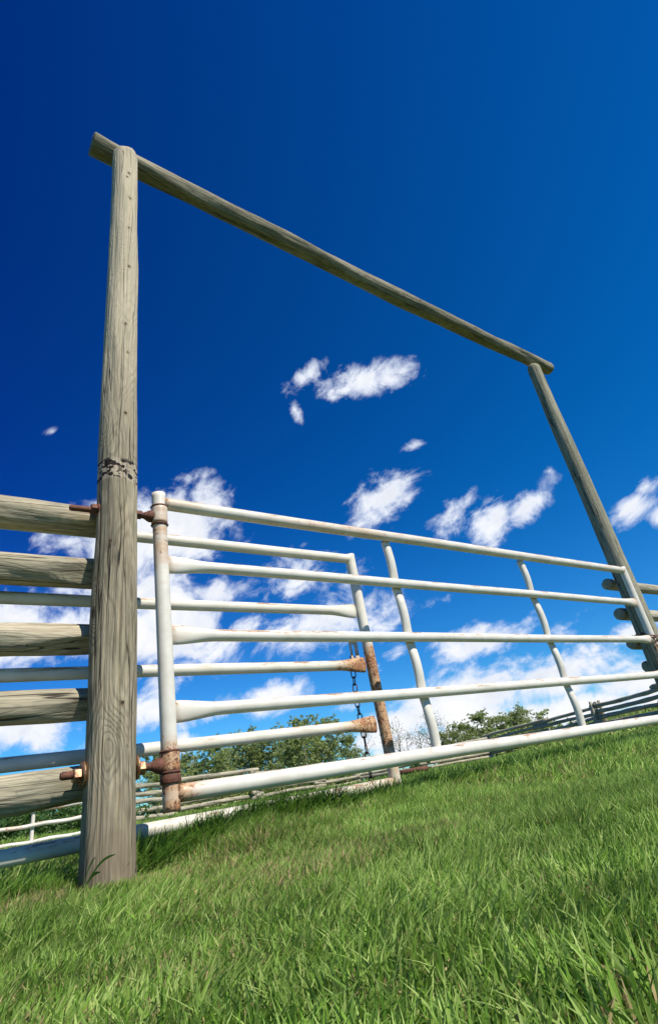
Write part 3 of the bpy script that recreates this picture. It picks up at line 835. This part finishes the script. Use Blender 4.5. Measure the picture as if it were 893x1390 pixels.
bl = [(503, 52, 4.2, 0, 'thin bare tree beside the hanging chain'), (536, 50, 4.6, 1, 'thin bare tree right of the rusted stile'), (549, 52, 4.9, 2, 'tall spindly bare tree in the gap between the groves'),
      (560, 54, 3.6, 0, 'short spindly tree in the gap between the groves'), (578, 52, 4.0, 1, 'sparse pale tree left of the first brace foot'), (592, 50, 4.9, 2, 'pale half-leafed tree behind the first brace'), (604, 55, 4.4, 0, 'half-leafed tree right behind the first brace foot')]
protoB = {}
for (px, D, H, k, lab) in bl:
    x, y_, _ = fence_pt(az_of(px), D); z = float(ground_z(x, y_)) - .15
    sc = H / 6.0; rz = random.uniform(0, 6)
    if k in protoB: copy_tree(protoB[k][0], (x, y_, z), rz, sc, lab, 'tree', 'bare trees behind the field', protoB[k][1])
    else:
        t = empty('bare_tree', (x, y_, z), lab, 'tree', 'bare trees behind the field'); t.rotation_euler.z = rz; t.scale = (sc,) * 3
        protoB[k] = (t, [obj('trunk', bare_kinds[k][0], t), obj('crown', bare_kinds[k][1], t)])

# bushes: a green thicket left and a low scrub line under the trees
def bush_mesh(name, seed, n, leaf, mat):
    rs = np.random.RandomState(seed); tips = []
    for i in range(16):
        a = rs.uniform(0, 6.28); r = rs.uniform(0, .8); tips.append((Vector((r * math.cos(a), r * math.sin(a), rs.uniform(.15, .85) * (1.05 - .5 * r))), .75))
    return crown_mesh(name, tips, mat, n, leaf, seed)
bk = [bush_mesh('bush', 300 + k, 150, .10, M['bush']) for k in range(3)]
bs = [(-90, 15, 1.0), (-50, 17, 1.0), (-25, 14.5, .85), (5, 15, .8), (30, 16.5, .9), (55, 15, .8), (80, 16, .9), (105, 15, .85), (130, 16, .8), (158, 17, .8)]
names = ['far left outside the corral panel', 'at the left edge behind the panel', 'left of the thin upright of the corral panel', 'just left behind the thin upright', 'right behind the thin upright', 'between the thin upright and the near post', 'close to the foot of the near post', 'at the left edge of the near post', 'hidden mostly by the near post', 'right of the near post foot']
for i, (px, D, s) in enumerate(bs):
    x, y_, _ = fence_pt(az_of(px), D)
    o = obj('bush', bk[i % 3], None, (x, y_, float(ground_z(x, y_)) - .05), (0, 0, i * 1.3)); o.scale = (s * 1.1, s * 1.1, s * .85)
    tag(o, 'dense green bush ' + names[i], 'bush', 'bushes behind the corral panel')
k2 = [bush_mesh('shrub', 330 + k, 90, .17, M['leaf']) for k in range(3)]
sp = [225, 250, 275, 310, 345, 385, 410, 440, 470, 500, 525, 565, 620, 650, 680, 712, 740, 765, 790]
for i, px in enumerate(sp):
    D = 48 + 6 * random.random(); x, y_, _ = fence_pt(az_of(px), D)
    s = random.uniform(1.2, 1.9) if (px < 470 or px > 610) and px < 750 else random.uniform(.8, 1.1)
    o = obj('shrub', k2[i % 3], None, (x, y_, float(ground_z(x, y_)) - .1), (0, 0, i * 1.7)); o.scale = (s * 1.5, s * 1.5, s)
    tag(o, 'low green shrub among the distant tree trunks', 'shrub', 'shrubs under the distant trees')

# one broad-bladed weed leaning on the post foot
mb = MB()
def leaf_blade(mb, base, tip, w, sag):
    N = 10; b = Vector(base); t = Vector(tip); V = []; F = []
    side = (t - b).cross(Vector((0, 0, 1))).normalized()
    up_ = Vector((0, -.6, 1)).normalized()
    for i in range(N + 1):
        u = i / N; p = b.lerp(t, u) + Vector((0, 0, sag * math.sin(math.pi * u))); ww = w * math.sin(math.pi * min(1, .12 + u * .88)) ** .7
        V += [p - up_ * ww, p + up_ * ww]
    for i in range(N): F.append((2 * i, 2 * i + 1, 2 * i + 3, 2 * i + 2))
    mb.add(V, F)
WB = (.585, 2.25, -.18)
for (b, t, w, s) in (((0, 0, 0), (.095, -.05, .10), .006, .03), ((0, 0, 0), (.03, -.05, .105), .009, .02), ((0, 0, 0), (-.05, -.02, .10), .007, .02), ((.0, .0, 0), (.05, -.04, .06), .007, .02)):
    leaf_blade(mb, b, t, w, s)
me = new_mesh('weed', mb.V, mb.F)
at = me.attributes.new('tint', 'FLOAT_COLOR', 'POINT')
at.data.foreach_set('color', np.tile([.055, .15, .02, 1], len(mb.V)))
me.materials.append(M['grass'])
tag(obj('weed', me, None, WB), 'broad-bladed dark green weed leaning on the near post foot', 'weed')

# ------------------------------------------------------------------ camera
cam = bpy.data.cameras.new('camera'); co_ = bpy.data.objects.new('camera', cam); COL.objects.link(co_)
gx = Vector((.80733637, .16659912, .56608544)); gy = Vector((-.56921071, .4728064, .67264647)); gz = Vector((-.15558651, -.86527385, .47654381))
def cdir(u, v, w): c = Vector((u, v, w)); return Vector((gx.dot(c), gy.dot(c), gz.dot(c)))
mx = Matrix.Identity(4)
for j, ax in enumerate((cdir(1, 0, 0), cdir(0, -1, 0), cdir(0, 0, -1))):
    for i in range(3): mx[i][j] = ax[i]
co_.matrix_world = mx
cam.sensor_fit = 'VERTICAL'; cam.sensor_height = 36; cam.lens = 761.127 / 1390 * 36
cam.shift_y = -45 / 1390
cam.clip_start = .01; cam.clip_end = 3000
scene.camera = co_

# ------------------------------------------------------------------ sun and sky
sun_pos = Vector((.25, -1.0, 1.20)).normalized()
el = math.asin(sun_pos.z); rot = math.atan2(sun_pos.x, sun_pos.y)
sd = bpy.data.lights.new('sun', 'SUN'); sd.energy = 4.7; sd.angle = R(.53); sd.color = (1, .94, .84)
so = bpy.data.objects.new('sun', sd); COL.objects.link(so); so.rotation_euler = sun_pos.to_track_quat('Z', 'Y').to_euler(); so.location = (2, -4, 9)

w = bpy.data.worlds.new('World'); scene.world = w; w.use_nodes = True
T = NT(w.node_tree); bgn = T.n['Background']
sky = T.node('ShaderNodeTexSky', sky_type='NISHITA'); sky.sun_disc = False
sky.sun_elevation = el; sky.sun_rotation = rot; sky.air_density = 1.0; sky.dust_density = .15; sky.ozone_density = 3.0; sky.altitude = 900
dirv = T.node('ShaderNodeTexCoord').outputs['Generated']
def pix(px, py): return cdir(px - 446.5, py - 650.0, 761.127).normalized()
PAX = pix(-160, -100).cross(pix(-80, 700)).normalized()   # the filter's darkest band runs up the left of the view
STR = .10; bgn.inputs['Strength'].default_value = STR
# polarising filter: deepens the blue, strongest at right angles to the sun
g = T.node('ShaderNodeGamma'); T.put(g.inputs[0], T.vmath('SCALE', sky.outputs[0]) if False else T.mix(1.0, sky.outputs[0], C4(.16, .16, .16), 'MULTIPLY')); g.inputs[1].default_value = 1.0
hs = T.node('ShaderNodeHueSaturation'); T.put(hs.inputs['Color'], g.outputs[0]); hs.inputs['Saturation'].default_value = 1.35; hs.inputs['Hue'].default_value = .5; hs.inputs['Value'].default_value = 1.0
dt = T.vmath('DOT_PRODUCT', dirv, (PAX.x, PAX.y, PAX.z))
pol = T.mapr(T.math('ABSOLUTE', dt), 0, .9, 0, 1, smooth=False)
pol = T.mix(pol, C4(.4, 1.65, 4.4), C4(.4, 4.9, 6.5))
dz = T.node('ShaderNodeSeparateXYZ'); T.put(dz.inputs[0], dirv)
skc = T.mix(1.0, hs.outputs[0], T.mix(T.mapr(dz.outputs[2], .02, .50), C4(2.1, 4.8, 6.6), pol), 'MULTIPLY')

# clouds: patches laid out by their direction in the sky, broken up by fractal noise
CL = [ # column, row, half length, half width, angle (deg, up to the right), weight  -> turned into directions
 (410, 513, 34, 13, 35, .9), (500, 516, 66, 20, 8, 1.0), (545, 505, 30, 12, 30, .7), (400, 556, 26, 8, -60, .7), (563, 605, 24, 9, 20, .75),
 (528, 672, 64, 27, 35, 1.2), (466, 684, 28, 9, 30, .6), (607, 708, 40, 20, 40, .95), (635, 680, 25, 12, 45, .8), (672, 705, 34, 24, 50, 1.15), (712, 688, 46, 17, 42, 1.1),
 (852, 690, 34, 17, 35, 1.1), (878, 660, 26, 12, 40, .9), (895, 705, 18, 14, 20, 1), (745, 640, 10, 8, 10, .5), (72, 586, 24, 8, 5, .36),
 (235, 718, 86, 48, 10, 1.3), (280, 685, 40, 30, 35, 1.1), (150, 745, 80, 45, 5, 1.2), (90, 735, 50, 24, 15, .9),
 (215, 800, 55, 40, 10, 1.2), (300, 805, 60, 26, 0, 1.0), (240, 860, 80, 48, 5, 1.35), (330, 850, 50, 20, 5, .95), (215, 925, 60, 24, 25, 1.1),
 (60, 870, 120, 34, 3, 1.3), (20, 840, 60, 30, 0, 1.1), (40, 990, 95, 28, 5, 1.25), (100, 965, 60, 22, 10, .9), (20, 780, 50, 22, 0, .6),
 (400, 790, 70, 30, 15, .85), (450, 845, 90, 36, 15, 1.0), (380, 860, 60, 20, 5, .85), (480, 790, 36, 20, 40, .7), (420, 740, 40, 8, 10, .4),
 (540, 888, 26, 14, 35, .95), (512, 905, 16, 10, 20, .7), (660, 868, 72, 22, 15, 1.25), (700, 848, 50, 16, 30, .95), (620, 882, 40, 12, 10, 1.0), (760, 858, 34, 20, 40, .95), (860, 855, 34, 16, 35, 1.0), (905, 840, 40, 14, 20, .9), (600, 815, 24, 10, 20, .5), (740, 815, 20, 8, 20, .5), (795, 830, 14, 8, 20, .4),
 (380, 945, 56, 18, 18, 1.0), (290, 965, 60, 16, 12, .95), (200, 965, 50, 20, 10, 1.0), (255, 1010, 44, 14, 5, .9), (470, 960, 40, 10, 25, .5),
 (640, 945, 120, 38, 16, 1.35), (740, 920, 90, 26, 16, 1.3), (860, 925, 60, 22, 18, 1.2), (800, 960, 110, 18, 12, 1.15), (560, 975, 70, 22, 16, 1.15), (600, 1005, 90, 22, 12, 1.1), (500, 1005, 50, 16, 10, .9), (700, 975, 120, 20, 12, 1.1), (900, 905, 40, 22, 20, 1.0), (840, 905, 30, 10, 25, .9),
 # the sky around the picture
 (1050, 900, 120, 40, 10, 1.2), (1150, 700, 90, 35, 20, 1.1), (-150, 850, 120, 50, 0, 1.2), (-250, 650, 90, 40, 10, 1.1), (1000, 600, 60, 20, 30, .9)]
mask = None
for (px, py, hl, hw, ang, wt) in CL:
    c = pix(px, py); a = R(ang)
    u = (pix(px + math.cos(a) * 4, py - math.sin(a) * 4) - c); u = (u - c * u.dot(c)).normalized(); v = c.cross(u)
    # angular size of one column at this bearing
    sc = (pix(px + math.cos(a) * 4, py - math.sin(a) * 4) - c).length / 4; s2 = (pix(px + math.sin(a) * 4, py + math.cos(a) * 4) - c).length / 4
    rotm = Matrix((u, v, c)).transposed().to_euler('XYZ')
    mp = T.mapping(dirv, scale=(hl * sc * 1.75, hw * s2 * 2.0, .6), loc=tuple(c), rot=tuple(rotm), typ='TEXTURE')
    gr = T.node('ShaderNodeTexGradient', gradient_type='SPHERICAL'); T.put(gr.inputs[0], mp)
    val = T.math('MULTIPLY', gr.outputs['Fac'], wt)
    mask = val if mask is None else T.math('SMOOTH_MAX', mask, val, .08)
# noise field in the cloud deck: direction scaled, with a swirl, streaked up to the right
cdirc = pix(560, 780); cu = (pix(600, 750) - pix(560, 780)); cu = (cu - cdirc * cu.dot(cdirc)).normalized(); cv = cdirc.cross(cu)
rotn = Matrix((cu, cv, cdirc)).transposed().to_euler('XYZ')
nv = T.mapping(dirv, scale=(1.35, 1.0, 1.0), rot=tuple(rotn), typ='TEXTURE')
_, wcol = T.noise(nv, 7, 2, .5)
nv2 = T.vmath('ADD', nv, T.vmath('MULTIPLY', T.vmath('SUBTRACT', wcol, (.5, .5, .5)), (.10, .10, .10)))
f1, _ = T.noise(nv2, 11, 11, .62)
f2, _ = T.noise(nv2, 40, 6, .65)
nz = T.math('ADD', T.math('MULTIPLY', T.math('SUBTRACT', f1, .5), 2.9), T.math('MULTIPLY', T.math('SUBTRACT', f2, .5), 1.1))
dens = T.math('ADD', mask, T.math('MULTIPLY', nz, T.mapr(mask, .0, .40, .22, .80)))
alpha = T.mapr(dens, .34, .92)
# sheer film around the clouds
thick = T.mapr(dens, .55, 1.15)
tex = T.mapr(f1, .35, .65)
cc = T.mix(thick, C4(.62, .68, .80), C4(.80, .80, .81))
cc = T.mix(T.math('MULTIPLY', T.math('MULTIPLY', thick, T.math('SUBTRACT', 1.0, tex)), .9), cc, C4(.56, .60, .68))
cc = T.mix(1.0, cc, C4(1 / STR, 1 / STR, 1 / STR), 'MULTIPLY')
T.put(bgn.inputs['Color'], T.mix(T.math('MULTIPLY', alpha, .97), skc, cc))

vs = scene.view_settings
scene.display_settings.display_device = 'sRGB'
vs.view_transform = 'Standard'; vs.look = 'None'; vs.exposure = .38; vs.gamma = 1; vs.use_curve_mapping = False
scene.render.engine = 'CYCLES'
scene.cycles.max_bounces = 6; scene.cycles.diffuse_bounces = 3; scene.cycles.transparent_max_bounces = 4
scene.cycles.use_denoising = True
